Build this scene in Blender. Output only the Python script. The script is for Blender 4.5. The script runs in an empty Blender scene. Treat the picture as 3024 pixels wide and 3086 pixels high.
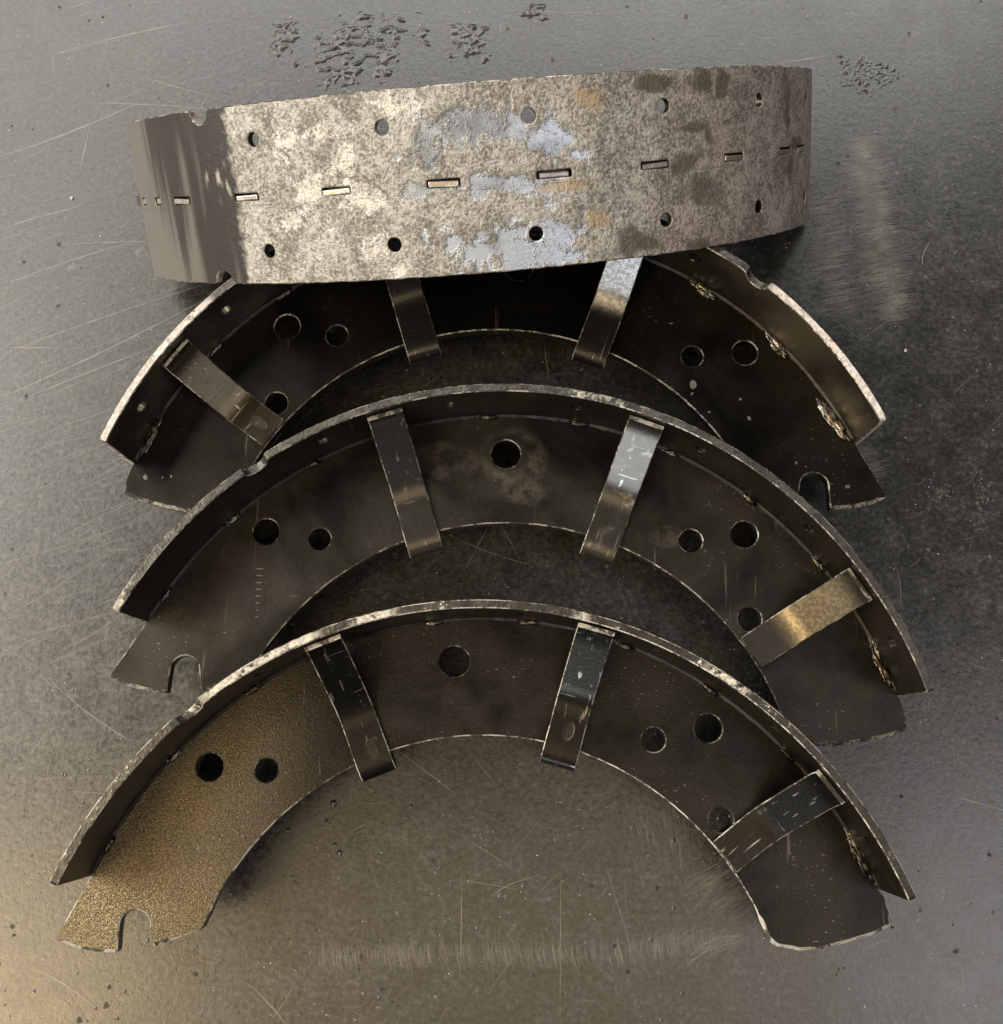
import bpy, bmesh, math, random
import numpy as np
from mathutils import Vector, Matrix, noise as mnoise
from mathutils.geometry import delaunay_2d_cdt
random.seed(7); rng = np.random.default_rng(7)
scene = bpy.context.scene
COL = scene.collection
MM = 0.001
R_ = math.radians

# ------------------------------------------------------------------ camera
cam_d = bpy.data.cameras.new('camera'); cam = bpy.data.objects.new('camera', cam_d); COL.objects.link(cam)
cam_d.sensor_fit = 'HORIZONTAL'; cam_d.sensor_width = 36.0; cam_d.lens = 36.0 * 3154.99 / 3024.0
cam_d.clip_start = 0.01; cam_d.clip_end = 50
RW = Matrix(((0.9998877, 0.0016615, -0.0148914), (-0.0016615, -0.9754090, -0.2203962), (-0.0148914, 0.2203962, -0.9752968)))
cam.matrix_world = Matrix.Translation((0, 0, 0.38263)) @ (RW.transposed() @ Matrix.Diagonal((1, -1, -1))).to_4x4()
scene.camera = cam

# ------------------------------------------------------------------ light: a workshop by an open door
world = bpy.data.worlds.new('World'); scene.world = world; world.use_nodes = True
bg = world.node_tree.nodes['Background']
bg.inputs[0].default_value = (1.0, 0.90, 0.77, 1); bg.inputs[1].default_value = 0.03

def area(name, loc, target, sx, sy, radiance, color):
    l = bpy.data.lights.new(name, 'AREA'); l.shape = 'RECTANGLE'; l.size = sx; l.size_y = sy
    l.energy = radiance * math.pi * sx * sy; l.color = color
    o = bpy.data.objects.new(name, l); COL.objects.link(o); o.location = loc
    o.rotation_euler = (Vector(target) - Vector(loc)).to_track_quat('-Z', 'Y').to_euler()
    return o
area('daylight_left', (-1.30, 0.30, 0.80), (0.0, 0.1, 0), 1.0, 0.9, 7.0, (1.0, 0.945, 0.85))
area('skylight_left', (-1.35, 0.55, 1.60), (-0.2, 0.15, 0), 1.9, 1.0, 3.7, (1.0, 0.93, 0.80))
area('warm_lamp', (-0.98, -0.52, 1.45), (-0.1, 0, 0), 0.5, 0.55, 15.0, (1.0, 0.75, 0.42))
area('ceiling_glow', (0.0, -0.50, 2.1), (0.0, -0.05, 0), 1.5, 0.8, 1.5, (1.0, 0.76, 0.45))
area('daylight_far', (0.0, 2.0, 1.65), (0, 0.15, 0), 3.0, 1.0, 4.5, (1.0, 0.985, 0.94))
area('daylight_right', (1.12, -0.45, 1.6), (0.1, 0, 0), 0.7, 1.1, 3.3, (0.97, 0.95, 1.0))
area('window_behind', (-0.75, -2.0, 1.1), (0, 0.15, 0), 0.8, 0.7, 7.5, (0.90, 0.96, 1.0))

vs = scene.view_settings
vs.view_transform = 'Standard'; vs.look = 'None'; vs.gamma = 1.0; vs.use_curve_mapping = False; vs.exposure = 0.0

# ------------------------------------------------------------------ node helper
class NB:
    def __init__(self, name):
        self.m = bpy.data.materials.new(name); self.m.use_nodes = True
        self.t = self.m.node_tree; self.n = self.t.nodes; self.l = self.t.links
        self.b = self.n['Principled BSDF']
    def _set(self, sock, v):
        if isinstance(v, bpy.types.NodeSocket): self.l.new(v, sock)
        elif isinstance(v, (tuple, list)) and len(v) == 3 and sock.type == 'RGBA': sock.default_value = (*v, 1)
        else: sock.default_value = v
    def coord(self, kind='Object'):
        return self.n.new('ShaderNodeTexCoord').outputs[kind]
    def rnd(self):
        return self.n.new('ShaderNodeObjectInfo').outputs['Random']
    def mapv(self, vec, scale=(1, 1, 1), rot=(0, 0, 0), loc=(0, 0, 0)):
        x = self.n.new('ShaderNodeMapping'); self._set(x.inputs[0], vec)
        x.inputs['Location'].default_value = loc; x.inputs['Rotation'].default_value = rot; x.inputs['Scale'].default_value = scale
        return x.outputs[0]
    def noise(self, vec, scale, detail=3, rough=.55, dist=0, out=0):
        x = self.n.new('ShaderNodeTexNoise'); self._set(x.inputs['Vector'], vec)
        x.inputs['Scale'].default_value = scale; x.inputs['Detail'].default_value = detail
        x.inputs['Roughness'].default_value = rough; x.inputs['Distortion'].default_value = dist
        return x.outputs[out]
    def voro(self, vec, scale, feature='F1', out='Distance', rand=1.0):
        x = self.n.new('ShaderNodeTexVoronoi'); x.feature = feature; self._set(x.inputs['Vector'], vec)
        x.inputs['Scale'].default_value = scale; x.inputs['Randomness'].default_value = rand
        return x.outputs[out]
    def math(self, op, a, b=0.0, c=None, clamp=False):
        x = self.n.new('ShaderNodeMath'); x.operation = op; x.use_clamp = clamp
        self._set(x.inputs[0], a); self._set(x.inputs[1], b)
        if c is not None: self._set(x.inputs[2], c)
        return x.outputs[0]
    def mul(self, a, b): return self.math('MULTIPLY', a, b)
    def add(self, a, b): return self.math('ADD', a, b)
    def sub(self, a, b): return self.math('SUBTRACT', a, b)
    def mx(self, a, b): return self.math('MAXIMUM', a, b)
    def inv(self, a): return self.math('SUBTRACT', 1.0, a)
    def step(self, v, lo, hi, a=0.0, b=1.0):
        x = self.n.new('ShaderNodeMapRange'); x.interpolation_type = 'SMOOTHSTEP'
        self._set(x.inputs[0], v); x.inputs[1].default_value = lo; x.inputs[2].default_value = hi
        x.inputs[3].default_value = a; x.inputs[4].default_value = b
        return x.outputs[0]
    def mix(self, f, a, b):
        x = self.n.new('ShaderNodeMix'); x.data_type = 'RGBA'; self._set(x.inputs[0], f)
        self._set(x.inputs[6], a); self._set(x.inputs[7], b); return x.outputs[2]
    def fmix(self, f, a, b):
        x = self.n.new('ShaderNodeMix'); x.data_type = 'FLOAT'; self._set(x.inputs[0], f)
        self._set(x.inputs[2], a); self._set(x.inputs[3], b); return x.outputs[0]
    def sep(self, v):
        x = self.n.new('ShaderNodeSeparateXYZ'); self._set(x.inputs[0], v); return x.outputs
    def comb(self, x_, y_, z_=0.0):
        x = self.n.new('ShaderNodeCombineXYZ')
        for i, v in enumerate((x_, y_, z_)): self._set(x.inputs[i], v)
        return x.outputs[0]
    def vadd(self, a, b):
        x = self.n.new('ShaderNodeVectorMath'); x.operation = 'ADD'; self._set(x.inputs[0], a); self._set(x.inputs[1], b); return x.outputs[0]
    def shifted(self, vec):           # each object samples its own piece of the pattern
        r = self.rnd(); return self.vadd(vec, self.comb(self.mul(r, 3.1), self.mul(r, 1.7), self.mul(r, 2.3)))
    def spot(self, x, y, cx, cy, rx, ry, n=None, amp=.6):   # soft-edged blotch with a ragged outline
        dx = self.math('DIVIDE', self.sub(x, cx), rx); dy = self.math('DIVIDE', self.sub(y, cy), ry)
        dd = self.math('SQRT', self.add(self.mul(dx, dx), self.mul(dy, dy)))
        if n is not None: dd = self.add(dd, self.mul(self.sub(n, .5), amp * 2))
        return self.step(dd, .8, 1.15, 1.0, 0.0)
    def bump(self, h, strength, dist, normal=None):
        x = self.n.new('ShaderNodeBump'); x.inputs['Strength'].default_value = strength; x.inputs['Distance'].default_value = dist
        self._set(x.inputs['Height'], h)
        if normal is not None: self._set(x.inputs['Normal'], normal)
        return x.outputs[0]
    def done(self, color, rough, metal=0.0, normal=None, spec=None):
        self._set(self.b.inputs['Base Color'], color); self._set(self.b.inputs['Roughness'], rough); self._set(self.b.inputs['Metallic'], metal)
        if normal is not None: self._set(self.b.inputs['Normal'], normal)
        if spec is not None: self._set(self.b.inputs['Specular IOR Level'], spec)
        return self.m

# ------------------------------------------------------------------ materials
def mat_web(name, c1, c2, r0, r1, grain=.12, etched_sheen=None, stains=False):
    k = NB(name); co = k.coord(); v = k.shifted(co)
    blot = k.noise(v, 24, 5, .62, .4); fine = k.noise(v, 2300, 2, .75)
    col = k.mix(k.step(blot, .35, .68), c1, c2)
    scr = k.step(k.noise(k.mapv(v, (520, 26, 1), (0, 0, .5)), 1, 2), .70, .76)
    speck = k.step(k.noise(k.mapv(v, (700, 1500, 1000)), 1, 1), .69, .77)
    col = k.mix(k.mul(scr, .22), col, (.36, .33, .29)); col = k.mix(k.mul(k.mul(speck, k.step(blot, .48, .70)), .6), col, (.42, .38, .32))
    if stains:
        sx = k.sep(co); X = k.mul(sx[0], 1000.0); Y = k.mul(sx[1], 1000.0); st = k.noise(v, 130, 4, .7)
        ring = k.mul(k.spot(X, Y, -2.0, 120.5, 12, 11, st, .5), k.inv(k.spot(X, Y, -4.5, 122.5, 8.5, 7.5, st, .3)))
        sm = k.mx(k.mul(ring, .5), k.mx(k.mul(k.spot(X, Y, 2, 109, 8, 5, st, .9), .4), k.mx(k.mul(k.spot(X, Y, 52, 95, 6, 4, st, .9), .35), k.mul(k.spot(X, Y, -25, 119, 13, 7, blot, .9), .28))))
        col = k.mix(k.mul(sm, k.step(st, .35, .62)), col, (.20, .175, .135))
    rough = k.fmix(k.step(blot, .3, .7), r0, r1)
    h = fine
    if etched_sheen:                        # one leg has a coarse etch plus gold reflected light painted towards its tip
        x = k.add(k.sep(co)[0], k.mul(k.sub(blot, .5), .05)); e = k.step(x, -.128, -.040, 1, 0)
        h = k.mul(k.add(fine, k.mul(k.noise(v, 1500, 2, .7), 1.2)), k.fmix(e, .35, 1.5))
        col = k.mix(e, col, k.mix(k.step(k.noise(v, 2500, 2, .7), .38, .68), tuple(.35 * q for q in etched_sheen), tuple(1.45 * q for q in etched_sheen)))
    return k.done(col, rough, .75, k.bump(h, grain, .0007))

def mat_worn(name, bright, dark, amt):
    k = NB(name); v = k.shifted(k.coord())
    n = k.noise(v, 160, 5, .7); f = k.noise(v, 900, 2)
    m = k.step(k.add(n, k.mul(k.sub(f, .5), .35)), amt, amt + .16)
    return k.done(k.mix(m, dark, bright), k.fmix(m, .42, .38), .35, k.bump(f, .5, .0003))

def mat_rim_inner(name, c1, c2, rough):
    k = NB(name); v = k.shifted(k.coord())
    n = k.noise(v, 30, 4, .6, .5); f = k.noise(v, 900, 3)
    col = k.mix(k.step(n, .35, .7), c1, c2)
    scr = k.step(k.noise(k.mapv(v, (200, 200, 26)), 1, 3), .69, .76)
    return k.done(k.mix(k.mul(scr, .25), col, (.35, .32, .28)), k.add(rough, k.mul(k.sub(n, .5), .25)), .7, k.bump(f, .22, .0004))

def mat_rim_edge(name, base, pale, ranges, amt, fleck):
    # cut edge of the rim: dark steel, pale old paint or bare rough metal within some stretches
    k = NB(name); uv = k.coord('UV'); s = k.sep(uv); a = k.mul(s[0], 100.0)
    v = k.shifted(k.coord())
    n = k.noise(v, 130, 5, .7); f = k.noise(v, 700, 3, .7)
    reg = None
    for lo, hi in ranges:
        w = k.mul(k.step(a, lo - 1.2, lo + 1.2), k.step(a, hi - 1.2, hi + 1.2, 1, 0))
        reg = w if reg is None else k.mx(reg, w)
    nn = k.add(n, k.mul(k.sub(f, .5), .5))
    flk = k.step(nn, fleck, fleck + .08)
    pal = flk if reg is None else k.mx(flk, k.mul(reg, k.step(nn, amt, amt + .14)))
    steel = k.mix(k.step(n, .35, .66), base, tuple(min(1, x * 2.0) for x in base))
    return k.done(k.mix(pal, steel, k.mix(k.step(f, .35, .7), tuple(x * .55 for x in pale), pale)), k.fmix(pal, .36, .75), k.fmix(pal, .8, .05), k.bump(k.add(f, k.mul(n, .6)), .55, .0007))

def mat_rim_outer(full):
    # shoe face after the lining was stripped: granular bond residue, bare patches with a bluish sheen painted in, paint film left at one end
    k = NB('stripped_rim_face' if full else 'rim_face_plain'); v = k.coord()
    g2 = k.noise(v, 1000, 2, .75); g3 = k.noise(v, 330, 3, .75)
    gr = k.add(k.mul(g2, .6), k.mul(g3, .4))
    if not full:
        return k.done(k.mix(k.step(gr, .36, .56), (.105, .085, .066), (.33, .30, .26)), .6, .3, k.bump(gr, .6, .0006))
    at = k.n.new('ShaderNodeAttribute'); at.attribute_name = 'wear_a'; A = k.sep(at.outputs['Vector'])      # white residue, bare metal, paint film
    bt = k.n.new('ShaderNodeAttribute'); bt.attribute_name = 'wear_b'; B = k.sep(bt.outputs['Vector'])      # dark stain, tan stain, browned end
    ct = k.n.new('ShaderNodeAttribute'); ct.attribute_name = 'wear_c'; C = k.sep(ct.outputs['Vector'])      # film tone, rubbed lines, bare tone
    lf = k.sub(k.noise(v, 75, 4, .65, .3), .5); gr0 = gr; gr = k.add(gr, k.mul(lf, .42))
    wob = k.mul(k.sub(gr0, .5), 3.0)
    sh = lambda m: k.mul(k.step(k.add(m, wob), .12, .92), k.step(m, .0, .35))
    col = k.mix(k.step(gr, .36, .66), (.150, .137, .120), (.53, .508, .470))
    col = k.mix(k.mul(B[2], .8), col, k.mix(k.step(gr, .38, .62), (.15, .118, .100), (.38, .325, .292)))
    col = k.mix(k.mul(sh(A[0]), .68), col, k.mix(k.step(gr, .36, .6), (.50, .475, .435), (.80, .77, .72)))
    bare = sh(A[1])
    col = k.mix(k.mul(bare, .82), col, k.mix(C[2], (.21, .245, .305), (.52, .59, .70)))
    col = k.mix(k.mul(sh(B[1]), .75), col, (.42, .32, .19))
    col = k.mix(k.mul(sh(B[0]), .75), col, (.075, .058, .042))
    film = k.mix(C[0], (.036, .032, .028), (.150, .140, .125))
    film = k.mix(k.mul(C[1], .8), film, (.46, .42, .36))
    end = k.step(k.add(A[2], k.mul(k.sub(gr, .5), 1.2)), .2, .8); col = k.mix(end, col, film)
    zz = k.mul(k.sep(k.coord('UV'))[1], 100.0)
    line = k.mul(k.step(k.math('ABSOLUTE', k.sub(zz, 2.7)), .08, .22, 1, 0), k.step(g3, .46, .56))
    col = k.mix(k.mul(line, .6), col, (.07, .058, .048))
    smooth = k.mx(bare, end)
    h = k.mul(gr0, k.fmix(smooth, 1.0, .22))
    rough = k.fmix(bare, k.fmix(end, .62, .46), .36)
    met = k.fmix(bare, k.fmix(end, .20, .25), .45)
    return k.done(col, rough, met, k.bump(h, .9, .0011))

def mat_strap(name, c, rough, wear, slope_sheen=None):
    k = NB(name); v = k.shifted(k.coord())
    n = k.noise(v, 90, 4, .65, .3); f = k.noise(v, 800, 3)
    scr = k.step(k.noise(k.mapv(v, (700, 60, 300), (0, 0, .6)), 1, 3), .64, .72)
    scr2 = k.step(k.noise(k.mapv(v, (80, 900, 300), (0, 0, -.3)), 1, 3), .66, .74)
    m = k.mx(k.mul(scr, .7), k.mx(k.mul(scr2, .5), k.mul(k.step(k.add(k.mul(n, .7), k.mul(k.noise(v, 300, 4, .7), .3)), wear - .07, wear + .10), .8)))
    col = k.mix(m, c, (.48, .46, .43))
    if slope_sheen:  # reflected light painted onto the sloped upper part, flat part left dark
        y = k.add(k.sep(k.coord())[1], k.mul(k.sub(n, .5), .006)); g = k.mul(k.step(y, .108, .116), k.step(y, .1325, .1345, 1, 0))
        col = k.mix(g, col, k.mix(k.step(f, .4, .62), tuple(.62 * q for q in slope_sheen), slope_sheen))
    return k.done(col, k.add(rough, k.mul(k.sub(n, .5), .16)), .85, k.bump(k.add(f, k.mul(n, .3)), .09, .0005))

def mat_weld(name='weld_steel', hi=(.36, .34, .30), lo=(.05, .043, .035)):
    k = NB(name); v = k.shifted(k.coord()); n = k.noise(v, 420, 3, .65); b = k.noise(v, 260, 3)
    return k.done(k.mix(k.step(b, .35, .62), lo, hi), .27, .95, k.bump(n, .6, .0008))

def mat_simple(name, c, rough, metal, scale=600, spec=.5, bump=.35):
    k = NB(name); v = k.shifted(k.coord()); n = k.noise(v, scale, 4, .65); b = k.noise(v, scale * .2, 3)
    return k.done(k.mix(k.step(b, .35, .7), tuple(x * .55 for x in c), c), rough, metal, k.bump(n, bump, .0005), spec)

def mat_table():
    k = NB('dark_painted_steel_bench'); v = k.coord()
    big = k.noise(v, 9, 4, .62, .4); n = k.noise(v, 85, 5, .75, .3); m = k.noise(v, 520, 3, .78)
    sm = k.noise(v, 26, 3, .6, .8)
    mot = k.add(k.mul(n, .5), k.mul(m, .5))
    col = k.mix(k.step(mot, .36, .64), (.012, .0117, .011), (.032, .031, .029))
    col = k.mix(k.step(big, .60, .40, 0, .25), col, (.017, .0165, .0155))
    col = k.mix(k.mul(k.step(k.add(k.mul(m, .7), k.mul(n, .3)), .54, .66), .7), col, (.078, .073, .065))
    rough = k.add(k.fmix(k.step(mot, .36, .64), .25, .36), k.mul(k.sub(sm, .5), .08))
    return k.done(col, rough, 0.0, k.bump(k.add(m, k.mul(n, .6)), .09, .0009), k.fmix(k.step(m, .34, .60), .80, 1.0))

M = {}
M['table'] = mat_table()
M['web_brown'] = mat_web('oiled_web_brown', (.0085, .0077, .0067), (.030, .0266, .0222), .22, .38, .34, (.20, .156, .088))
M['web_mid'] = mat_web('oiled_web_grey_brown', (.012, .0109, .0095), (.040, .0358, .0302), .24, .40, .20, None, True)
M['web_black'] = mat_web('oiled_web_black', (.009, .008, .0068), (.024, .021, .017), .18, .30, .10)
M['worn'] = mat_worn('worn_bare_edge', (.68, .635, .56), (.085, .075, .062), .42)
M['worn_hole'] = mat_worn('worn_hole_edge', (.34, .31, .265), (.035, .031, .026), .46)
M['worn_dark'] = mat_worn('worn_dark_edge', (.52, .485, .43), (.070, .063, .053), .45)
M['rim_in'] = mat_rim_inner('rim_inside_brown', (.017, .015, .0125), (.048, .041, .033), .30)
M['rim_in_black'] = mat_rim_inner('rim_inside_olive_black', (.035, .031, .026), (.14, .118, .080), .28)
M['rim_out'] = mat_rim_outer(False); M['rim_out_full'] = mat_rim_outer(True)
M['edge_front'] = mat_rim_edge('rim_edge_flecked', (.045, .041, .035), (.66, .61, .52), ((9, 14.5), (19.5, 36), (-39, -33), (-16.5, -15)), .36, .62)
M['edge_mid'] = mat_rim_edge('rim_edge_grey', (.058, .055, .050), (.50, .46, .38), ((-17, -6.5), (60, 66)), .44, .76)
M['edge_third'] = mat_rim_edge('rim_edge_chalky', (.06, .055, .05), (.74, .68, .63), ((-72, -46), (41, 66)), .30, .70)
M['edge_top'] = mat_rim_edge('rim_edge_plain', (.20, .175, .15), (.40, .35, .31), ((-75, 70),), .42, .62)
M['strap'] = mat_strap('strap_steel', (.095, .089, .082), .28, .62)
M['strap_black'] = mat_strap('strap_black_steel', (.062, .058, .053), .24, .74)
M['strap_sheen'] = mat_strap('strap_painted_sheen', (.050, .046, .041), .28, .72, (.50, .50, .51))  # pale reflection painted on the slope over dark steel
M['strap_dark'] = mat_strap('strap_dark_steel', (.026, .024, .021), .30, .66)
M['strap_olive'] = mat_strap('strap_olive_steel', (.062, .050, .032), .26, .70)
M['strap_gold_sheen'] = mat_strap('strap_etched_gold_sheen', (.075, .068, .060), .34, .70, (.20, .172, .122))  # grainy slope with a warm reflection painted in as gold
M['weld'] = mat_weld(); M['weld_dull'] = mat_weld('weld_dull', (.17, .15, .125), (.035, .03, .025))
M['seam'] = mat_simple('oily_seam', (.045, .039, .031), .42, .6)
M['tab'] = mat_simple('bare_tab_steel', (.62, .56, .50), .34, .75)
M['oval'] = mat_simple('dark_stamped_oval', (.06, .052, .042), .3, .7)
M['scratch'] = mat_simple('scratch_bright', (.17, .16, .142), .36, .0, 600, 1.0, .1)
M['scratch_faint'] = mat_simple('scratch_faint', (.082, .077, .068), .34, .0, 600, 1.0, .1)
M['scuff'] = mat_simple('scuffed_paint', (.125, .119, .109), .36, .0, 600, 1.0, .1)
M['chip'] = mat_simple('chipped_spot', (.020, .018, .016), .5, .0)
M['rust'] = mat_simple('rust_spot', (.10, .075, .050), .7, .0)
M['chalk'] = mat_simple('chalky_spot', (.12, .112, .10), .42, .0, 600, .9, .1)
M['grit'] = mat_simple('pale_grit', (.75, .72, .66), .35, .1)

# ------------------------------------------------------------------ mesh helpers (lengths in millimetres, written in metres)
def link(name, me, parent=None, mats=(), matrix=None):
    o = bpy.data.objects.new(name, me); COL.objects.link(o)
    if parent is not None: o.parent = parent
    if matrix is not None: o.matrix_local = matrix
    return o

def set_mats(o, mats):
    for i, m in enumerate(mats):
        o.material_slots[i].link = 'OBJECT'; o.material_slots[i].material = m

def resample(pts, step):
    out = []
    n = len(pts)
    for i in range(n):
        a = np.array(pts[i], float); b = np.array(pts[(i + 1) % n], float)
        k = max(1, int(math.ceil(np.linalg.norm(b - a) / step)))
        for j in range(k): out.append(a + (b - a) * j / k)
    return np.array(out)

def inside(P, poly):
    x, y = P[:, 0], P[:, 1]; c = np.zeros(len(P), bool); n = len(poly)
    for i in range(n):
        x0, y0 = poly[i]; x1, y1 = poly[(i + 1) % n]
        if y0 == y1: continue
        m = ((y0 > y) != (y1 > y)) & (x < (x1 - x0) * (y - y0) / (y1 - y0) + x0); c ^= m
    return c

def inset(loop, d, sgn):
    p = np.roll(loop, 1, 0); q = np.roll(loop, -1, 0)
    t = q - p; t /= np.linalg.norm(t, axis=1)[:, None] + 1e-12
    n = np.stack([-t[:, 1], t[:, 0]], 1)
    return loop + n * d * sgn

def ccw(loop):
    a = 0.5 * np.sum(loop[:, 0] * np.roll(loop[:, 1], -1) - np.roll(loop[:, 0], -1) * loop[:, 1])
    return loop if a > 0 else loop[::-1]

def plate(name, outer, holes, thick, ch, grid, fmap, uvscale=None, nslots=4, hole_mats=(2, 3), wide=None):
    """flat outline with holes, chamfered on both faces, then carried into space by fmap(u, v, h)"""
    loops = [ccw(outer)] + [ccw(h) for h in holes]
    chs = [np.full(len(l), ch) for l in loops]
    if wide is not None: chs[0] = np.array([wide(p) for p in loops[0]])
    ins = [inset(l, c[:, None], 1 if i == 0 else -1) for i, (l, c) in enumerate(zip(loops, chs))]
    lo = loops[0].min(0); hi = loops[0].max(0)
    gx, gy = np.meshgrid(np.arange(lo[0] + grid / 2, hi[0], grid), np.arange(lo[1] + grid / 2, hi[1], grid))
    G = np.stack([gx.ravel(), gy.ravel()], 1); G = G[inside(G, ins[0])]
    for h in loops[1:]: G = G[~inside(G, h)]
    B = np.concatenate(ins)
    keep = np.ones(len(G), bool)
    for i in range(0, len(G), 500):
        dd = np.min(np.linalg.norm(G[i:i + 500, None] - B[None], axis=2), axis=1); keep[i:i + 500] = dd > grid * .45
    G = G[keep]
    V = [Vector(p) for p in np.concatenate([B, G])]
    E = []; o = 0
    for l in ins:
        E += [(o + i, o + (i + 1) % len(l)) for i in range(len(l))]; o += len(l)
    cv, ce, cf, ov, oe, of = delaunay_2d_cdt(V, E, [], 0, 1e-6)
    P = np.array([(q[0], q[1]) for q in cv]); T = np.array([f for f in cf if len(f) == 3])
    cen = P[T].mean(1); ok = inside(cen, ins[0])
    for l in ins[1:]: ok &= ~inside(cen, l)
    T = T[ok]
    nP = len(P); uvh = [np.c_[P, np.full(nP, thick)], np.c_[P, np.zeros(nP)]]
    first = {}
    for i, src in enumerate(ov):
        for q in src:
            if q < len(B): first[q] = i
    idx = [first[i] for i in range(len(B))]
    side = np.concatenate(loops)
    nB = len(B)
    call = np.minimum(np.concatenate(chs), thick * .3); nO = len(loops[0])
    uvh += [np.c_[side, thick - call], np.c_[side, call]]
    U = np.concatenate(uvh); o2 = 2 * nP; o3 = o2 + nB
    faces = [tuple(t) for t in T] + [(t[0] + nP, t[2] + nP, t[1] + nP) for t in T]
    mi = [0] * len(T) + [1] * len(T)
    for a, b in E:
        ms, mc = (2, 3) if a < nO else hole_mats
        faces.append((idx[b], idx[a], o2 + a, o2 + b)); mi.append(mc)
        faces.append((o2 + b, o2 + a, o3 + a, o3 + b)); mi.append(ms)
        faces.append((o3 + b, o3 + a, nP + idx[a], nP + idx[b])); mi.append(mc)
    me = bpy.data.meshes.new(name)
    me.from_pydata([tuple(np.array(fmap(*u)) * MM) for u in U], [], [tuple(int(i) for i in f) for f in faces])
    for _ in range(nslots): me.materials.append(None)
    me.polygons.foreach_set('material_index', mi)
    if uvscale is not None:
        uv = me.uv_layers.new(name='UVMap'); li = np.empty(len(me.loops), int); me.loops.foreach_get('vertex_index', li)
        UVv = U[:, :2] * np.array(uvscale); uv.data.foreach_set('uv', UVv[li].ravel())
    bm = bmesh.new(); bm.from_mesh(me); bmesh.ops.recalc_face_normals(bm, faces=bm.faces); bm.to_mesh(me); bm.free()
    me.shade_smooth(); me.set_sharp_from_angle(angle=R_(28)); me.update()
    return me

def circle(cx, cy, r, n=28, ry=None):
    ry = ry or r
    return np.array([(cx + r * math.cos(2 * math.pi * i / n), cy + ry * math.sin(2 * math.pi * i / n)) for i in range(n)])

# ------------------------------------------------------------------ the brake shoe
RO, T, W, ZW = 139.0, 2.7, 27.82, 2.3
AL, AR = R_(65.13), R_(70.79)
RI = RO - T
HOLES = [(-85.98, 90.42, 4.5), (-67.27, 88.64, 3.85), (-4.72, 121.92, 5.1), (60.06, 94.03, 3.95), (78.26, 97.11, 4.6), (80.09, 68.08, 4.0)]
SLOTS = [61.9, 54.2, 46.0, 31.7, 17.5, 3.3, -10.8, -25.0, -39.1, -53.2, -60.6]
RIVETS = [29.0, 10.4, -8.0, -26.5, -45.0, -63.6]
WELDS = [-65.5, -49.5, -36.2, -22.9, -8.7, 4.8, 32.0, 46.2, 60.4]

def fillet(pts, i_r, n=5):
    """round the listed corners of a polygon"""
    out = []
    N = len(pts)
    for i, p in enumerate(pts):
        if i not in i_r: out.append(p); continue
        r = i_r[i]; p = Vector(p); a = Vector(pts[i - 1]) - p; b = Vector(pts[(i + 1) % N]) - p
        A = p + a.normalized() * min(r, a.length * .45); B_ = p + b.normalized() * min(r, b.length * .45)
        for j in range(n + 1):
            t = j / n; out.append(tuple(A * (1 - t) ** 2 + p * 2 * t * (1 - t) + B_ * t * t))
    return out

def web_outline():
    rw = RI + .05
    pts = [(-rw * math.sin(a), rw * math.cos(a)) for a in np.linspace(-AR, AL, 110)]
    leg = [(-128.5, 48.5), (-133.9, 38.8), (-128.8, 36.2), (-121, 34.4), (-113.9, 34.0), (-113.6, 41.6)]
    leg = fillet(leg, {1: 1.4, 4: .9})
    leg += [(-108.7 - 4.9 * math.cos(t), 41.9 + 4.9 * math.sin(t)) for t in np.linspace(.1, math.pi - .1, 12)]
    leg += fillet([(-103.7, 41.3), (-102.4, 35.4), (-95.5, 37.6), (-87.0, 40.3), (-83.9, 46.9)], {1: .9, 3: .8})
    inner = []
    for t in np.linspace(R_(150.0), R_(24.4), 90): inner.append((.8 + 96.72 * math.cos(t), .65 + 96.72 * math.sin(t)))
    right = fillet([(91.6, 32.0), (94.0, 29.3), (101.4, 27.7), (107.6, 27.75), (116, 29.3), (125, 31.5), (131.8, 34.2), (131.1, 38.0), (129.6, 43.6)], {1: 1.4, 6: 1.2})
    return pts + leg + inner + right

wo = resample(web_outline(), 2.2)
wj = np.array([[mnoise.noise(Vector((p[0] * .35, p[1] * .35, 3))) * .12, mnoise.noise(Vector((p[0] * .35, p[1] * .35, 9))) * .12] for p in wo])
web_me = plate('web', wo + wj, [circle(x, y, r) for x, y, r in HOLES], 2 * ZW, .40, 4.0, lambda u, v, h: (u, v, h - ZW), nslots=5, hole_mats=(2, 4),
    wide=lambda p: .40 + .75 * (p[1] < 37.5 and abs(p[0]) > 88 and not (-114.6 < p[0] < -101.5)))

def rim_outline():
    u0, u1 = -AR * RO, AL * RO
    na, nb = R_(36.75) * RO, R_(40.4) * RO; nc, nw = (na + nb) / 2, (nb - na) / 2
    def edge(s):
        e = [(nc - nw - 1.2, s * W), (nc - nw, s * (W - .5))]
        e += [(nc - nw * math.cos(t) * .95, s * (W - .6 - 3.9 * math.sin(t))) for t in np.linspace(.12, math.pi - .12, 12)]
        e += [(nc + nw, s * (W - .5)), (nc + nw + 1.2, s * W)]
        return e
    p = [(u0, -W)] + edge(-1) + [(u1, -W), (u1, W)] + edge(1)[::-1] + [(u0, W)]
    return fillet(p, {0: 1.6, len(p) - 1: 1.6, len(edge(-1)) + 1: 1.6, len(edge(-1)) + 2: 1.6}, 4)
ro = resample(rim_outline(), 1.7)
rj = np.array([[0, (mnoise.noise(Vector((p[0] * .22, p[1] * .3, 1))) + .6 * mnoise.noise(Vector((p[0] * .7, p[1], 5)))) * .13] for p in ro])
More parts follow.
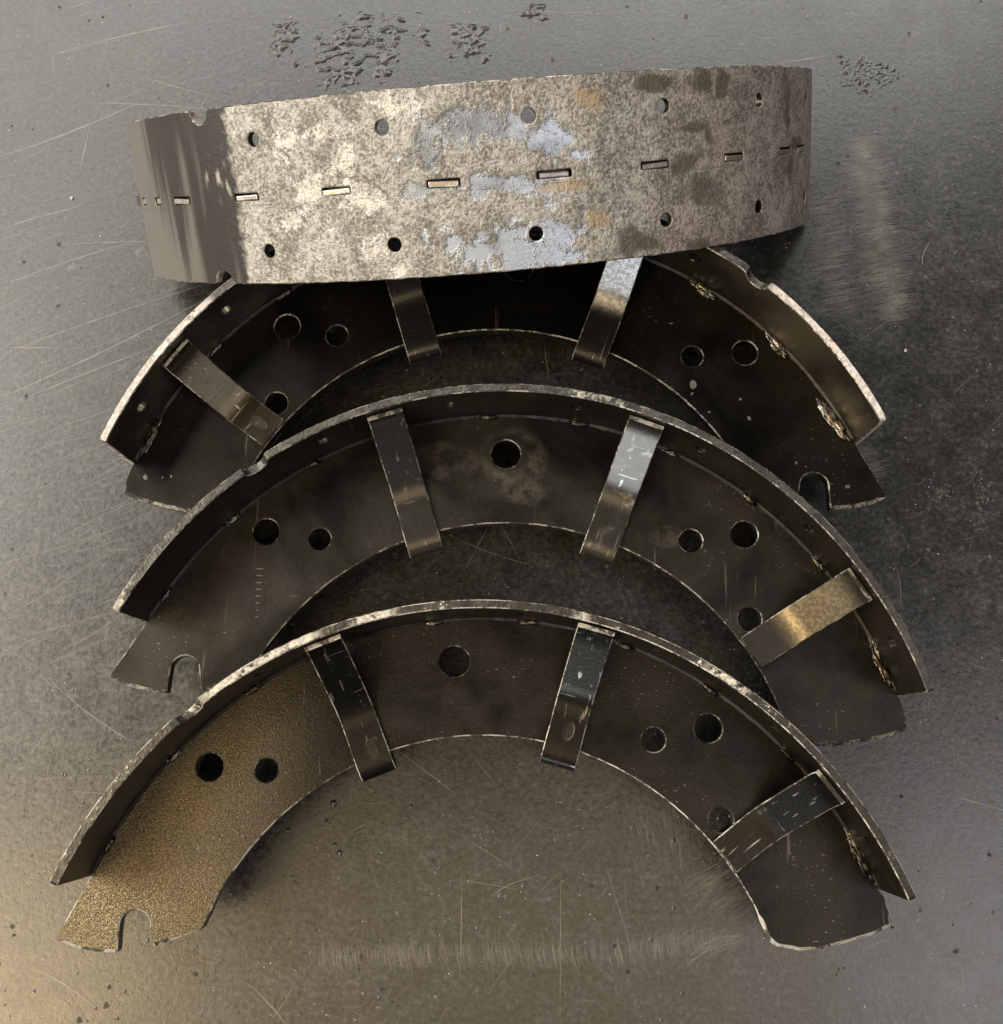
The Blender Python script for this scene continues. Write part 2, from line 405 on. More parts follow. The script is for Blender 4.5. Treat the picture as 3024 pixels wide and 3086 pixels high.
def stadium(cu, L, Wd):
    return np.array(fillet([(cu - L / 2, -Wd / 2), (cu + L / 2, -Wd / 2), (cu + L / 2, Wd / 2), (cu - L / 2, Wd / 2)], {0: .7, 1: .7, 2: .7, 3: .7}, 3))
rim_holes = [resample(stadium(R_(a) * RO, 6.0 if a > 50 else 10.6 + .7 * math.sin(a), 2.5), 1.9) for a in SLOTS]
rim_holes += [circle(R_(a) * RO, s * 17.2, 2.25, 20) for a in RIVETS for s in (-1, 1)]
def rim_map(u, v, h):
    a = u / RO; r = RI + h
    return (-r * math.sin(a), r * math.cos(a), v)
rim_me = plate('rim', ro + rj, rim_holes, T, .32, 2.4, rim_map, (180 / math.pi / RO / 100, .01), hole_mats=(1, 1))

def worn_rim():
    me = plate('rim_worn', ro + rj, rim_holes, T, .32, .85, rim_map, (180 / math.pi / RO / 100, .01), hole_mats=(1, 0))
    n = len(me.vertices); co = np.empty(n * 3); me.vertices.foreach_get('co', co); co = co.reshape(-1, 3) / MM
    a = np.degrees(np.arctan2(-co[:, 0], co[:, 1])); z = co[:, 2]
    def fb(x, y, s, o=4, g=.55):
        t = 0.0; am = 1.0; f = 1.0
        for _ in range(o): t += am * mnoise.noise(Vector((x * f, y * f, s))); am *= g; f *= 2.1
        return t
    s_ = lambda v, lo, hi: (lambda t: t * t * (3 - 2 * t))(max(0.0, min(1.0, (v - lo) / (hi - lo))))
    def near(aa, zz, spots):
        return max(1.0 - math.hypot((aa - c[0]) / c[2], (zz - c[1]) / c[3]) for c in spots)
    WH = ((20, -17.8, 6, 5), (15, -6, 3, 7), (12.8, 2.7, 7, 4.5), (13, 19, 4, 4), (10.8, 24, 3.5, 4), (21.6, .5, 4, 6), (25, 8, 4.5, 4), (8, -22, 4, 4), (9, -24, 3, 5))
    BL = ((-1.5, -15.5, 7.5, 6.5), (-10.5, -9, 4.0, 9), (-3.5, 2.2, 8.5, 3.6), (-11.0, 17.5, 6.0, 8.5), (-2.5, 20, 8, 6), (-7, 25, 9, 4.0), (7, 1.4, 3.0, 3.5), (5.5, -10, 2.4, 7.5))
    TN = ((-15.2, -21.2, 2.7, 4.8), (-16.1, 14.5, 2.4, 4.5), (-12.5, 3.5, 5, 2))
    DK = ((-29.5, -.7, 3.2, 4.6), (-20.3, 23.2, 3.8, 5), (-24, 24, 2.6, 3.5), (-33.2, -24.3, 2.6, 4), (-36.8, -22.9, 2, 6), (-33.4, 7.7, 3.4, 5.5), (-31.5, 27, 3.6, 2.5), (-31.5, -10, 3.0, 1.6), (-34, -8, .9, 3.5), (-37.5, -11, 1.2, 1.4), (-57, -2, 4, 2.6), (-55.5, 6, 2, 8), (-54, -14, 1.6, 9), (-25, -24, 4, 3))
    A = np.zeros((n, 3)); B = np.zeros((n, 3)); Cc = np.zeros((n, 3))
    for i in range(n):
        aa, zz = a[i], z[i]; x = aa * 2.43
        n1 = fb(x * .11, zz * .11, 1.0); n2 = fb(x * .30, zz * .30, 2.0, 3); n3 = fb(x * .05, zz * .05, 3.0, 3)
        j = .55 * n1 + .35 * n2
        A[i, 0] = max(s_(near(aa, zz, WH) + j * 1.6, .0, 1.05), s_(j + (.0 if 2 < aa < 33 else -.5), .30, .62))
        A[i, 1] = s_(near(aa, zz, BL) + j * 1.6, -.25, .85)
        A[i, 2] = s_(aa + .8 * n2 + .6 * n1, 32.2, 34.8)
        B[i, 0] = s_(near(aa, zz, DK) + j * 1.3, -.15, .80)
        B[i, 1] = s_(near(aa, zz, TN) + j * .9, -.1, .75)
        B[i, 2] = s_(-aa + 9 * n3, 18, 38)
        st = fb(aa * .22, zz * .012, 5.0, 3) + .35 * fb(aa * .9, zz * .02, 6.0, 2) + .012 * (zz - 4) * (1 if aa < 55 else .2) + .05 * (aa - 47)
        Cc[i, 0] = s_(st, -.35, .55)
        Cc[i, 1] = max(s_(fb(aa * 2.2, zz * .10, 7.0, 2), .25, .5) * s_(1 - math.hypot((aa - 36) / 3.8, (zz + 8) / 11), 0, .4), .0)
        Cc[i, 2] = s_(n1 + .02 * zz - .02 * aa, -.5, .7)
    for nm, D in (('wear_a', A), ('wear_b', B), ('wear_c', Cc)):
        at = me.attributes.new(nm, 'FLOAT_VECTOR', 'POINT'); at.data.foreach_set('vector', D.ravel())
    return me
rim_worn_me = worn_rim()

def ribbon(name, prof, thick, w0, w1, ch=.3):
    """strap swept along a radial profile (r, z): bevelled strip of steel, frame x across, y outward, z up"""
    prof = np.array(prof, float); d = np.gradient(prof, axis=0); d /= np.linalg.norm(d, axis=1)[:, None]
    nrm = np.stack([d[:, 1], -d[:, 0]], 1)
    bm = bmesh.new(); rings = []
    N = len(prof)
    for i, (p, n) in enumerate(zip(prof, nrm)):
        hw = (w0 + (w1 - w0) * i / (N - 1)) / 2 + mnoise.noise(Vector((i * .5, w0, 2))) * .12
        ring = []
        for sx, hh in ((-1, -.5), (1, -.5), (1, .5 - ch / thick), (1 - ch / hw, .5), (-1 + ch / hw, .5), (-1, .5 - ch / thick)):
            q = p + n * hh * thick
            ring.append(bm.verts.new((sx * hw * MM, q[0] * MM, q[1] * MM)))
        rings.append(ring)
    for a, b in zip(rings, rings[1:]):
        for j in range(6):
            f = bm.faces.new((a[j], a[(j + 1) % 6], b[(j + 1) % 6], b[j])); f.material_index = 1 if j in (2, 4) else 0
    bm.faces.new(rings[0][::-1]).material_index = 1; bm.faces.new(rings[-1]).material_index = 1
    bmesh.ops.recalc_face_normals(bm, faces=bm.faces)
    me = bpy.data.meshes.new(name); bm.to_mesh(me); bm.free()
    me.materials.append(None); me.materials.append(None)
    me.shade_smooth(); me.set_sharp_from_angle(angle=R_(30)); return me

def smooth_path(pts, rad=2.0, n=4):
    out = [pts[0]]
    for i in range(1, len(pts) - 1):
        p = Vector(pts[i]); a = Vector(pts[i - 1]) - p; b = Vector(pts[i + 1]) - p
        A = p + a.normalized() * min(rad, a.length * .45); B_ = p + b.normalized() * min(rad, b.length * .45)
        for j in range(n + 1):
            t = j / n; out.append(tuple(A * (1 - t) ** 2 + p * 2 * t * (1 - t) + B_ * t * t))
    out.append(pts[-1]); return out
zs = ZW + .95
up = [(135.0, 24.6), (134.4, 21.0), (113.5, zs), (96.5, zs), (93.0, zs - .7), (91.6, 1.3)]
wrap = smooth_path(up + [(91.6, -1.3)] + [(r, -z) for r, z in up[::-1]][1:], 6.0, 6)
strap_me = ribbon('strap', wrap, 1.5, 11.9, 11.9)
end_up = smooth_path([(135.0, 23.5), (134.0, 19.5), (113.8, zs), (98.3, zs)], 6.0, 7)
strap_end_me = ribbon('strap_end', end_up, 1.5, 12.3, 11.9)

def lump(name, lx, ly, lz, seed, amp, n=3):
    bm = bmesh.new(); bmesh.ops.create_icosphere(bm, subdivisions=n, radius=1)
    for v in bm.verts:
        c = v.co.copy(); k = 1 + amp * (mnoise.noise(c * 2.1 + Vector((seed, 0, 0))) + .6 * mnoise.noise(c * 4.7 + Vector((0, seed, 0))))
        v.co = Vector((c.x * lx * k, c.y * ly * k, c.z * lz * k)) * MM
    me = bpy.data.meshes.new(name); bm.to_mesh(me); bm.free(); me.materials.append(None); me.shade_smooth(); return me
weld_me = [lump('weld_bead', 3.2, 1.0, .8, s, .5) for s in (1.0, 4.0, 9.0)]
weld_big = [lump('weld_bead_wide', 8.0, 1.8, .9, s, .5, 4) for s in (2.0, 7.0)]
weld_end = lump('weld_bead_end', 7.5, 1.6, .9, 3.0, .7, 4)
weld_mid = lump('weld_bead_mid', 5.0, 1.6, 1.0, 12.0, .5, 4)

def box_me(name, lx, ly, lz, bev):
    bm = bmesh.new(); bmesh.ops.create_cube(bm, size=1)
    for v in bm.verts: v.co = Vector((v.co.x * lx, v.co.y * ly, v.co.z * lz)) * MM
    bmesh.ops.bevel(bm, geom=bm.edges[:], offset=bev * MM, segments=2, affect='EDGES', profile=.6)
    me = bpy.data.meshes.new(name); bm.to_mesh(me); bm.free(); me.materials.append(None); return me
tab_me = box_me('slot_tab', 9.4, 3.4, 1.7, .4); tab_short = box_me('slot_tab_short', 4.0, 3.2, 1.9, .4)

def seam_mesh():
    bm = bmesh.new(); rings = []
    for a in np.linspace(-AR + .01, AL - .01, 220):
        k = 1 + .45 * mnoise.noise(Vector((a * 40, 0, 0))) + .3 * mnoise.noise(Vector((a * 110, 5, 0)))
        rings.append([bm.verts.new((-(RI - dr * k) * math.sin(a) * MM, (RI - dr * k) * math.cos(a) * MM, dz * MM)) for dr, dz in ((-.1, ZW + .8 * k), (.3, ZW + .35 * k), (.9, ZW + .08), (1.0, ZW - .2), (-.1, ZW - .2))])
    for p, q in zip(rings, rings[1:]):
        for j in range(4): bm.faces.new((p[j], p[j + 1], q[j + 1], q[j]))
    bm.faces.new(rings[0]); bm.faces.new(rings[-1][::-1])
    bmesh.ops.recalc_face_normals(bm, faces=bm.faces)
    me = bpy.data.meshes.new('seam'); bm.to_mesh(me); bm.free(); me.materials.append(None); me.shade_smooth(); return me
seam_me = seam_mesh()

def oval_mesh(ring):
    bm = bmesh.new(); n = 28
    prof = ((1.0, -.1), (.92, .14), (.80, .16), (.70, .02)) if ring else ((1.0, -.1), (.9, .05))
    rows = [[bm.verts.new((2.1 * k * math.cos(2 * math.pi * i / n) * MM, 3.7 * k * math.sin(2 * math.pi * i / n) * MM, z * MM)) for i in range(n)] for k, z in prof]
    for p, q in zip(rows, rows[1:]):
        for i in range(n): bm.faces.new((p[i], p[(i + 1) % n], q[(i + 1) % n], q[i]))
    bm.faces.new(rows[-1])
    bmesh.ops.recalc_face_normals(bm, faces=bm.faces)
    me = bpy.data.meshes.new('stamped_oval'); bm.to_mesh(me); bm.free(); me.materials.append(None); return me
oval_ring, oval_flat = oval_mesh(True), oval_mesh(False)

FLIP = Matrix.Diagonal((1, 1, -1, 1)) @ Matrix.Diagonal((-1, 1, 1, 1))      # half turn about the radial axis
def polar(a_deg, r, z, spin=0.0):
    a = R_(a_deg)
    return Matrix.Translation((-r * math.sin(a) * MM, r * math.cos(a) * MM, z * MM)) @ Matrix.Rotation(a + spin, 4, 'Z')

def brake_shoe(label, matrix, web, rim_in, edge, worn, strap, end_strap, welds, ovals=(), worn_face=False):
    root = bpy.data.objects.new('brake_shoe', None); COL.objects.link(root)
    root.empty_display_size = .05; root.matrix_world = matrix
    root['label'] = label; root['category'] = 'brake shoe'; root['group'] = 'stripped brake shoes on the bench'
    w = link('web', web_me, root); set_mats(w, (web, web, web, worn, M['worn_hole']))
    r = link('rim', rim_worn_me if worn_face else rim_me, root); set_mats(r, (M['rim_out_full' if worn_face else 'rim_out'], rim_in, edge, worn))
    for i, a in enumerate(SLOTS):
        short = a > 50
        t = link('slot_tab', tab_short if short else tab_me, r, matrix=polar(a, RO - 1.75 - .3 * math.sin(i * 2.3), .28 if not short else -.1, .03 * math.sin(i * 3)) @ Matrix.Rotation(.045 * math.sin(i * 1.9 + 1), 4, 'Y'))
        set_mats(t, (M['tab'],))
    for i, a in enumerate((19.4, -17.9)):
        s = link('strap', strap_me, root, matrix=polar(a, 0, 0)); set_mats(s, (strap[i], worn))
        for oi, me, rr in ovals:
            if oi == i:
                q = link('stamped_oval', me, s, matrix=Matrix.Translation((.8 * MM, rr * MM, (zs + .78) * MM))); set_mats(q, (M['oval'],))
    for side in (1, -1):
        mt = polar(-54.7, 0, 0)
        if side < 0: mt = mt @ Matrix.Rotation(math.pi, 4, 'Y')
        s = link('strap', strap_end_me, root, matrix=mt); set_mats(s, (end_strap, worn))
        for oi, me, rr in ovals:
            if oi == 2 * side or (oi == 3 and side < 0):
                q = link('stamped_oval', me, s, matrix=Matrix.Translation((0, rr * MM, (zs + .78) * MM))); set_mats(q, (M['oval'],))
    for side in (1, -1):
        sm = link('seam', seam_me, w); set_mats(sm, (M['seam'],))
        if side < 0:
            sm.matrix_local = Matrix.Scale(-1, 4, (0, 0, 1))
    for i, a in enumerate(WELDS):
        for side in (1, -1):
            me, dr, spin = welds(a, side, i)
            b = link('weld_bead', me, root, matrix=polar(a, RI - dr, side * (ZW + .35), spin)); set_mats(b, (M['weld'] if (me in weld_big or me is weld_mid) else M['weld_dull'],))
    return root

def flat(th, X, Y, flip=False):
    m = Matrix.Translation((X * MM, Y * MM, (W + .15) * MM)) @ Matrix.Rotation(R_(th), 4, 'Z')
    return m @ Matrix.Rotation(math.pi, 4, 'Y') if flip else m

def welds_plain(a, side, i):
    if a < -60: return weld_end, 1.2, -.05
    return weld_me[i % 3], .7, .06 * math.sin(i * 5)
def welds_flipped(a, side, i):
    if side < 0 and a > 55: return weld_big[1], 3.0, -.06
    if side < 0 and a > 20: return weld_mid, 1.7, .1
    return welds_plain(a, side, i)

# ------------------------------------------------------------------ bench top
def bench():
    bm = bmesh.new(); bmesh.ops.create_cube(bm, size=1)
    for v in bm.verts: v.co = Vector((v.co.x * 1.3, v.co.y * 1.3, v.co.z * .006 - .003))
    bmesh.ops.bevel(bm, geom=bm.edges[:], offset=.001, segments=2, affect='EDGES')
    me = bpy.data.meshes.new('bench_top'); bm.to_mesh(me); bm.free(); me.materials.append(M['table'])
    o = link('bench_top', me); o.location = (0, 0, 0)
    o['kind'] = 'structure'; o['label'] = 'dark scratched painted steel bench top under the shoes'
    return o
BENCH = bench()

# ------------------------------------------------------------------ the four shoes
front = brake_shoe('front brake shoe, nearest the bottom, web lit and tinted golden at its notched left leg', flat(2.0832, -11.938, -93.285),
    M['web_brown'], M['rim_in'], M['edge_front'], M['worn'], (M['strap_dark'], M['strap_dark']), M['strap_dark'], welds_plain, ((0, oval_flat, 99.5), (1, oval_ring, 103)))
middle = brake_shoe('middle brake shoe lying flat between the front one and the black one', flat(-2.7571, -5.054, -21.631),
    M['web_mid'], M['rim_in'], M['edge_mid'], M['worn_dark'], (M['strap'], M['strap']), M['strap_gold_sheen'], welds_plain)
third = brake_shoe('black glossy brake shoe with chalky rim edge and notch at right, under the leaning one', flat(-1.3930, -6.957, 49.368, True),
    M['web_black'], M['rim_in_black'], M['edge_third'], M['worn_dark'], (M['strap_sheen'], M['strap_black']), M['strap_olive'], welds_flipped, ((3, oval_ring, 104),))
RWS = Matrix(((0.9971428, 0.0282066, 0.0700758), (0.0743736, -0.5289527, -0.8453861), (0.0132213, 0.8481824, -0.5295392))).to_4x4()
top = brake_shoe('topmost brake shoe standing on edge, its wide pale pitted rim face turned up', Matrix.Translation((-.018210, .242043, -.023682)) @ RWS,
    M['web_black'], M['rim_in_black'], M['edge_top'], M['worn_dark'], (M['strap_black'], M['strap_black']), M['strap_black'], welds_plain, worn_face=True)

def ticks(root):
    bm = bmesh.new()
    w = [c for c in root.children if c.name.startswith('web')][0]
    for i, (L, br) in enumerate(((2.8, .5), (2.6, .45), (2.5, .45), (2.2, .5), (1.9, .4), (1.5, .4), (.8, .3), (1.0, .35))):
        m = Matrix.Translation(((-86.8 + .08 * i) * MM, (77.4 - 2.35 * i) * MM, (ZW + .02) * MM)) @ Matrix.Rotation(R_(2.7), 4, 'Z') @ Matrix.Diagonal((L * MM / 2, br * MM / 2, .05 * MM, 1))
        bmesh.ops.create_icosphere(bm, subdivisions=2, radius=1, matrix=m)
    me = bpy.data.meshes.new('tick_marks'); bm.to_mesh(me); bm.free(); me.materials.append(M['chalk'])
    link('tick_marks', me, w)['kind'] = 'stuff'
ticks(middle)
def residue(root):
    w = [c for c in root.children if c.name.startswith('web')][0]; bm = bmesh.new()
    for X, Y, r in ((-67.5, 78, 1.7), (-67, 74.5, .7), (-73, 68, .5), (-87, 66, .8), (-84, 73, .4), (-60, 101, .7), (-120, 42, .9), (-103, 50, .5), (-106, 49, .4), (124, 40, 1.0), (118, 40, .5), (115, 40.5, .5)):
        m = Matrix.Translation((X * MM, Y * MM, -(ZW + .01) * MM)) @ Matrix.Rotation(X, 4, 'Z') @ Matrix.Diagonal((r * MM, r * .7 * MM, .05 * MM, 1))
        bmesh.ops.create_icosphere(bm, subdivisions=2, radius=1, matrix=m)
    for v in bm.verts: v.co += Vector((mnoise.noise(v.co * 1500), mnoise.noise(v.co * 1500 + Vector((9, 0, 0))), 0)) * .0004
    me = bpy.data.meshes.new('residue_spots'); bm.to_mesh(me); bm.free(); me.materials.append(M['chalk'])
    link('residue_spots', me, w)['kind'] = 'stuff'
residue(third)

# ------------------------------------------------------------------ marks in the bench paint (all parts of the bench top)
def fbm(x, y, z, o=4, g=.55):
    t = 0; a = 1.0; f = 1.0
    for _ in range(o): t += a * mnoise.noise(Vector((x * f, y * f, z))); a *= g; f *= 2.07
    return t
def strokes(name, mat, items, z0):
    V = []; F = []
    for si, (pts, w) in enumerate(items):
        b = len(V); n = len(pts); z = z0 + (si * 37 % 101) * 7e-5
        for i, p in enumerate(pts):
            q = pts[min(i + 1, n - 1)]; r = pts[max(i - 1, 0)]
            t = Vector((q[0] - r[0], q[1] - r[1])).normalized(); ww = w * (0.25 + .75 * math.sin(math.pi * (i + .3) / (n - .4)))
            V += [((p[0] - t.y * ww / 2) * MM, (p[1] + t.x * ww / 2) * MM, z * MM), ((p[0] + t.y * ww / 2) * MM, (p[1] - t.x * ww / 2) * MM, z * MM)]
        for i in range(n - 1): F.append((b + 2 * i + 1, b + 2 * i + 3, b + 2 * i + 2, b + 2 * i))
    me = bpy.data.meshes.new(name); me.from_pydata(V, [], F); me.materials.append(mat)
    o = link(name, me, BENCH); o['kind'] = 'stuff'; return o
def line(x0, y0, x1, y1, bow=0.0, n=8, wob=.25):
    L = math.hypot(x1 - x0, y1 - y0); tx, ty = (x1 - x0) / L, (y1 - y0) / L; s = random.random() * 50; out = []
    for i in range(n):
        t = i / (n - 1); d = bow * 4 * t * (1 - t) + wob * mnoise.noise(Vector((t * 4, s, 0)))
        out.append((x0 + tx * L * t - ty * d, y0 + ty * L * t + tx * d))
    return out
def px(u, v):                       # photograph pixel (of 3024) to bench millimetres, used only to set out where the marks lie
    r = RW.transposed() @ Vector(((u - 1512) / 3154.99, (v - 1541.8) / 3154.99, 1)); k = -382.63 / r.z
    return r.x * k, r.y * k
bright, faint, scuffs = [], [], []
for u0, v0, u1, v1, bow, w in ((0, 1070, 640, 850, 3, .5), (0, 1200, 620, 900, -3, .7), (0, 1230, 560, 1010, 2, .5), (30, 1045, 165, 1048, 0, .45), (150, 165, 600, 60, 3, .7), (150, 165, 390, 110, 0, .5), (160, 160, 160, 220, 0, .5),
    (440, 235, 625, 285, 0, .5), (625, 285, 590, 350, 0, .4), (0, 470, 420, 305, -4, .9), (250, 310, 640, 330, 3, .6), (270, 380, 240, 520, 0, .6), (0, 860, 420, 720, 2, .6), (150, 2045, 410, 2240, -4, .45), (120, 2030, 150, 2060, 0, .4),
    (0, 690, 250, 620, 2, .5), (200, 735, 450, 725, 0, .5), (1870, 40, 1500, 30, 0, .4), (2330, 190, 2520, 165, 0, .5), (2700, 1700, 2715, 1830, 2, .4), (2590, 1030, 2680, 960, 0, .3), (2780, 800, 2810, 720, 3, .6), (2930, 1130, 2870, 1190, 0, .3),
    (40, 2900, 330, 3086, 8, .5), (740, 2960, 860, 3086, 2, .5), (1390, 2630, 1385, 2950, 1, .35), (1690, 2640, 1690, 3060, 0, .3), (1200, 2260, 1370, 2390, 0, .4), (1500, 1560, 1570, 1690, 0, .35), (1355, 1610, 1600, 1700, -3, .45), (1400, 1720, 1480, 1570, 0, .35),
    (1060, 1680, 1330, 1560, 0, .4), (1640, 1030, 1655, 1150, 0, .4), (1430, 2280, 1490, 2360, 0, .35), (2880, 2400, 3024, 2440, 0, .5), (1480, 2700, 1620, 2640, 3, .4), (2080, 2880, 2240, 2820, 6, .5), (2060, 2920, 2230, 2840, 6, .4)):
    bright.append((line(*px(u0, v0), *px(u1, v1), bow * .35, 12), w * .8))
for _ in range(240):
    x, y = random.uniform(-225, -120), random.uniform(20, 315); a = random.gauss(.42, .13); L = random.uniform(15, 70)
    faint.append((line(x, y, x + L * math.cos(a), y + L * math.sin(a), random.uniform(-1.5, 1.5), 10, .4), random.choice((.14, .2, .3, .45))))
for _ in range(1500):
    x, y = random.uniform(-225, 215), random.uniform(-105, 315)
    left = x < -60 and y > 60
    a = random.gauss(.45, .22) if left and random.random() < .75 else random.uniform(0, math.pi)
    L = random.choice((4, 6, 9, 14, 22)) * random.uniform(.6, 1.6); w = random.choice((.08, .12, .16, .24))
    (bright if random.random() < .22 else faint).append((line(x, y, x + L * math.cos(a), y + L * math.sin(a), random.uniform(-.6, .6), 6), w))
def band(n, u0, v0, u1, v1, ang, la, lb, w, sp):
    for _ in range(n):
        t = random.random(); u = u0 + (u1 - u0) * t + random.gauss(0, sp[0]); v = v0 + (v1 - v0) * t + random.gauss(0, sp[1])
        x, y = px(u, v); a = ang + random.gauss(0, .07); L = random.uniform(la, lb)
        scuffs.append((line(x - L / 2 * math.cos(a), y - L / 2 * math.sin(a), x + L / 2 * math.cos(a), y + L / 2 * math.sin(a), random.uniform(.15, .7), 6, .1), random.uniform(w * .3, w * .9)))
band(520, 2480, 560, 2540, 960, .2, 5, 11, .22, (28, 20)); band(1600, 2600, 420, 2690, 950, .2, 5, 11, .24, (26, 20)); band(420, 2520, 420, 2640, 800, .2, 5, 10, .18, (60, 60))
band(130, 2600, 1350, 2650, 1440, .25, 4, 8, .2, (14, 14)); band(420, 960, 2880, 1900, 2870, 1.75, 4, 9, .22, (30, 12)); band(160, 1900, 2870, 2150, 2830, 1.6, 4, 8, .18, (30, 16))
band(280, 2130, 2640, 2240, 2740, .55, 4, 9, .2, (40, 26)); band(130, 1900, 2420, 2060, 2540, 1.75, 5, 9, .18, (40, 40)); band(110, 2080, 2870, 2220, 2830, .5, 5, 10, .2, (20, 20))

def spots(name, mat, items, z0, ragged=.35):
    V = []; F = []
    for si, (cx, cy, rx, ry) in enumerate(items):
        z = z0 + (si * 37 % 101) * 3e-5; b = len(V); n = 26; s = random.random() * 90
        V.append((cx * MM, cy * MM, z * MM))
        for i in range(n):
            t = 2 * math.pi * i / n; k = 1 + ragged * 1.6 * mnoise.noise(Vector((math.cos(t) * 1.1 + s, math.sin(t) * 1.1, s))) + ragged * .5 * mnoise.noise(Vector((math.cos(t) * 3 + s, math.sin(t) * 3, s + 7)))
            V.append(((cx + rx * k * math.cos(t)) * MM, (cy + ry * k * math.sin(t)) * MM, z * MM))
        for i in range(n): F.append((b, b + 1 + i, b + 1 + (i + 1) % n))
    me = bpy.data.meshes.new(name); me.from_pydata(V, [], F); me.materials.append(mat)
    o = link(name, me, BENCH); o['kind'] = 'stuff'; return o

def bubbles():
    V = []; F = []
    def dome(x, y, r, h):
        b = len(V); n = 10
        for k, z in ((1.0, -.02), (.78, .45), (.42, .85)):
            for i in range(n): V.append(((x + r * k * math.cos(6.283 * i / n)) * MM, (y + r * k * math.sin(6.283 * i / n)) * MM, z * h * MM))
        V.append((x * MM, y * MM, h * MM))
        for j in range(2):
            for i in range(n): F.append((b + j * n + i, b + j * n + (i + 1) % n, b + (j + 1) * n + (i + 1) % n, b + (j + 1) * n + i))
        for i in range(n): F.append((b + 2 * n + i, b + 2 * n + (i + 1) % n, b + 3 * n))
    for u, v, r in ((1005, 2420, 1.3), (1025, 2570, 1.1), (1010, 2545, .8), (985, 2475, .7), (870, 2500, .8), (1240, 2430, .8), (1320, 2420, .6), (890, 2660, .7), (880, 2640, .5), (600, 2390, .5)):
        x, y = px(u, v); dome(x, y, r, .38 * r)
    for _ in range(420):
        x, y = random.uniform(-180, 165), random.uniform(-100, 10)
        if fbm(x * .02, y * .02, 4.0, 2) < -.12: continue
        r = random.choice((.25, .3, .4, .5, .7)); dome(x, y, r, .28 * r)
    for _ in range(170):
        x, y = random.uniform(-225, 215), random.uniform(0, 315); r = random.choice((.25, .35, .5)); dome(x, y, r, .22 * r)
    me = bpy.data.meshes.new('paint_bubbles'); me.from_pydata(V, [], F); me.materials.append(M['table']); me.shade_smooth()
    o = link('paint_bubbles', me, BENCH); o['kind'] = 'stuff'

def blisters():
    V = []; F = []; st = .45
    for u, v, ru, rv in ((1090, 140, 150, 100), (1150, 85, 130, 60), (1040, 215, 90, 60), (860, 95, 60, 40), (850, 150, 40, 40), (1415, 115, 75, 60), (1605, 32, 50, 28), (2615, 225, 80, 60), (900, 200, 25, 18), (925, 265, 25, 15)):
        x0, y0 = px(u - ru, v + rv); x1, y1 = px(u + ru, v - rv); cx, cy = (x0 + x1) / 2, (y0 + y1) / 2; rx, ry = (x1 - x0) / 2, (y1 - y0) / 2
        nx, ny = int(2 * rx * 1.3 / st), int(2 * ry * 1.3 / st); H = {}
        fine = u > 2500
        for i in range(nx + 1):
            for j in range(ny + 1):
                x = cx - rx * 1.3 + i * st; y = cy - ry * 1.3 + j * st
                d = math.hypot((x - cx) / rx, (y - cy) / ry) + .8 * fbm(x * .12, y * .12, 1.0, 3)
                m = max(0, min(1, (1.05 - d) / .35)); m = m * m * (3 - 2 * m)
                f = .34 if fine else .16
                rg = 1 - min(1, abs(fbm(x * f + .3 * fbm(x * .3, y * .3, 8, 2), y * f, 2.0, 2, .45)) / .30)
                if fine: rg = max(0, fbm(x * .75, y * .75, 6.0, 2)) * 1.6
                H[i, j] = (m * (rg ** 1.2 * .50 + .06 * fbm(x * .9, y * .9, 3.0, 2)) - .05, x, y)
        idx = {}
        for (i, j), (h, x, y) in H.items(): idx[i, j] = len(V); V.append((x * MM, y * MM, h * MM))
        for i in range(nx):
            for j in range(ny):
                q = [(i, j), (i + 1, j), (i + 1, j + 1), (i, j + 1)]
                if max(H[c][0] for c in q) > .0: F.append(tuple(idx[c] for c in q))
    me = bpy.data.meshes.new('blistered_paint'); me.from_pydata(V, [], F); me.materials.append(M['table']); me.shade_smooth()
    bm = bmesh.new(); bm.from_mesh(me); bmesh.ops.delete(bm, geom=[v for v in bm.verts if not v.link_faces], context='VERTS'); bm.to_mesh(me); bm.free()
    o = link('blistered_paint', me, BENCH); o['kind'] = 'stuff'

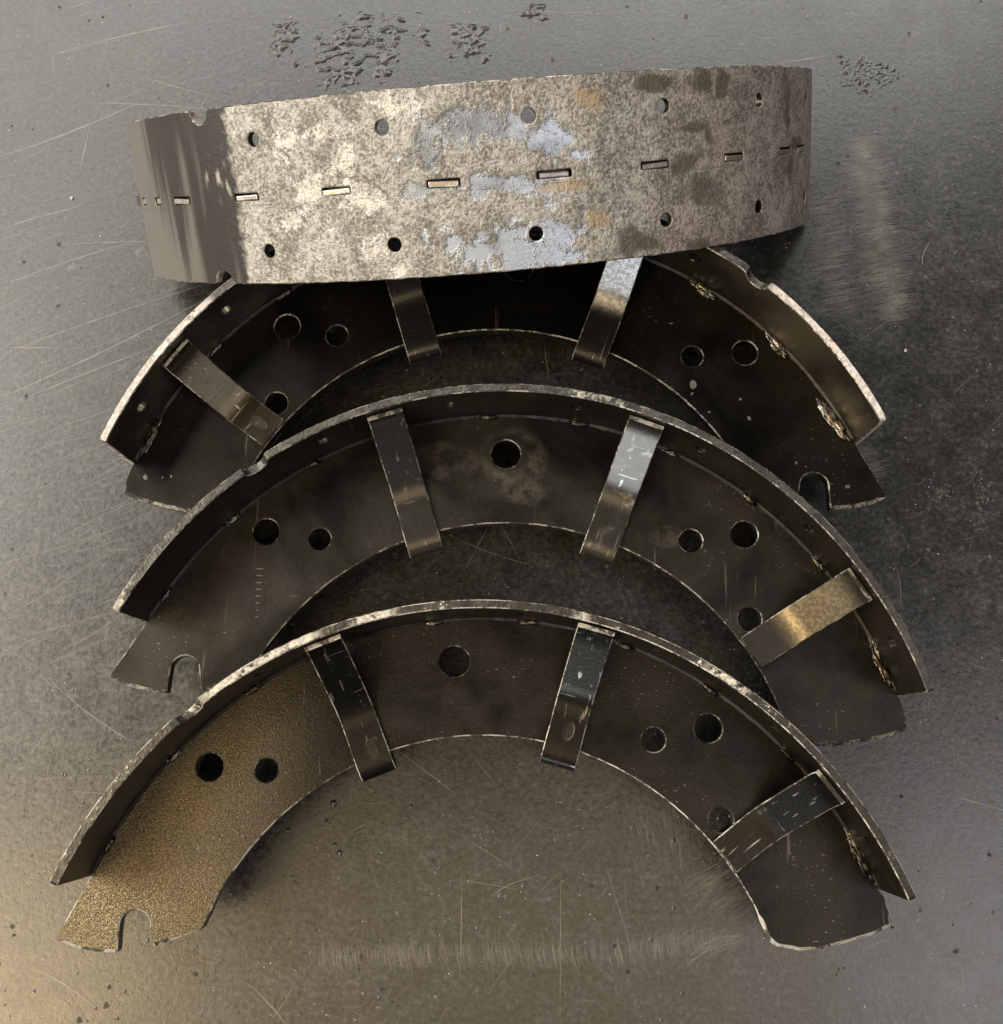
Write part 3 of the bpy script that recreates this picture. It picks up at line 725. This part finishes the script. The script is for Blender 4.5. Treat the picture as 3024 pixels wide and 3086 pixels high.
strokes('scratches', M['scratch'], bright, .044); strokes('faint_scratches', M['scratch_faint'], faint, .020); strokes('scuff_marks', M['scuff'], scuffs, .032)
spots('chipped_spots', M['chip'], [(*px(random.uniform(0, 3024), random.uniform(0, 3086)), r, r * random.uniform(.7, 1.2)) for r in [random.choice((.25, .35, .5, .8)) for _ in range(170)]] + [(*px(u, v), r, r) for u, v, r in ((180, 20, .7), (270, 60, .6), (310, 50, .6), (320, 3030, 1.1), (240, 3075, 1), (330, 2975, .8), (590, 2935, .7))], .064)
spots('rust_spots', M['rust'], [(*px(u, v), a, b) for u, v, a, b in ((2068, 48, .7, 1.3), (1530, 85, .8, .7), (1905, 165, .5, .4), (1970, 115, .4, .4), (1665, 180, .7, 1.2), (2700, 330, .7, 1.3), (2990, 2415, 1.2, .7), (2885, 2865, .8, .8), (1735, 2715, .8, .9), (2740, 100, .5, 1.3), (325, 255, .6, .9))], .056, .35)
spots('chalky_spots', M['chalk'], [(*px(u, v), a, b) for u, v, a, b in ((415, 760, 1.4, 1.2), (215, 805, 1.3, 1.4), (1940, 1450, .8, 2.4))] + [(*px(random.gauss(u, su), random.gauss(v, sv)), r, r * .8) for u, v, su, sv, n in ((2832, 1485, 24, 22, 70), (2790, 2140, 16, 30, 40), (2640, 90, 16, 14, 30), (2770, 80, 10, 35, 40), (2960, 1500, 12, 45, 45), (500, 240, 14, 10, 20)) for r in [random.choice((.15, .22, .3, .42)) for _ in range(n)]] + [(random.uniform(-225, 215), random.uniform(-105, 315), r, r * random.uniform(.5, 1.3)) for r in [random.choice((.12, .16, .2, .3, .5)) for _ in range(1400)]], .012, .8)
bubbles(); blisters()

# ------------------------------------------------------------------ grit lying about
def grit():
    bm = bmesh.new()
    def crumb(p, r):
        m = Matrix.Translation(p) @ Matrix.Rotation(random.random() * 6, 4, 'Z') @ Matrix.Diagonal((r * random.uniform(.7, 1.5), r, r * .7, 1))
        bmesh.ops.create_icosphere(bm, subdivisions=1, radius=1, matrix=m)
    for _ in range(1300):
        x, y = random.uniform(-.225, .215), random.uniform(-.10, .315); crumb((x, y, .00005), random.choice((.00010, .00013, .00016, .00022)))
    for x, y, r in ((-.180, .217, .0007), (-.167, .20, .0004), (.150, .150, .0006), (-.095, .30, .0005)):
        crumb((x, y, r * .4), r)
    me = bpy.data.meshes.new('grit'); bm.to_mesh(me); bm.free(); me.materials.append(M['grit'])
    o = link('grit', me); o['kind'] = 'stuff'; o['label'] = 'tiny pale crumbs of grit scattered over the bench'; o['category'] = 'grit'
grit()
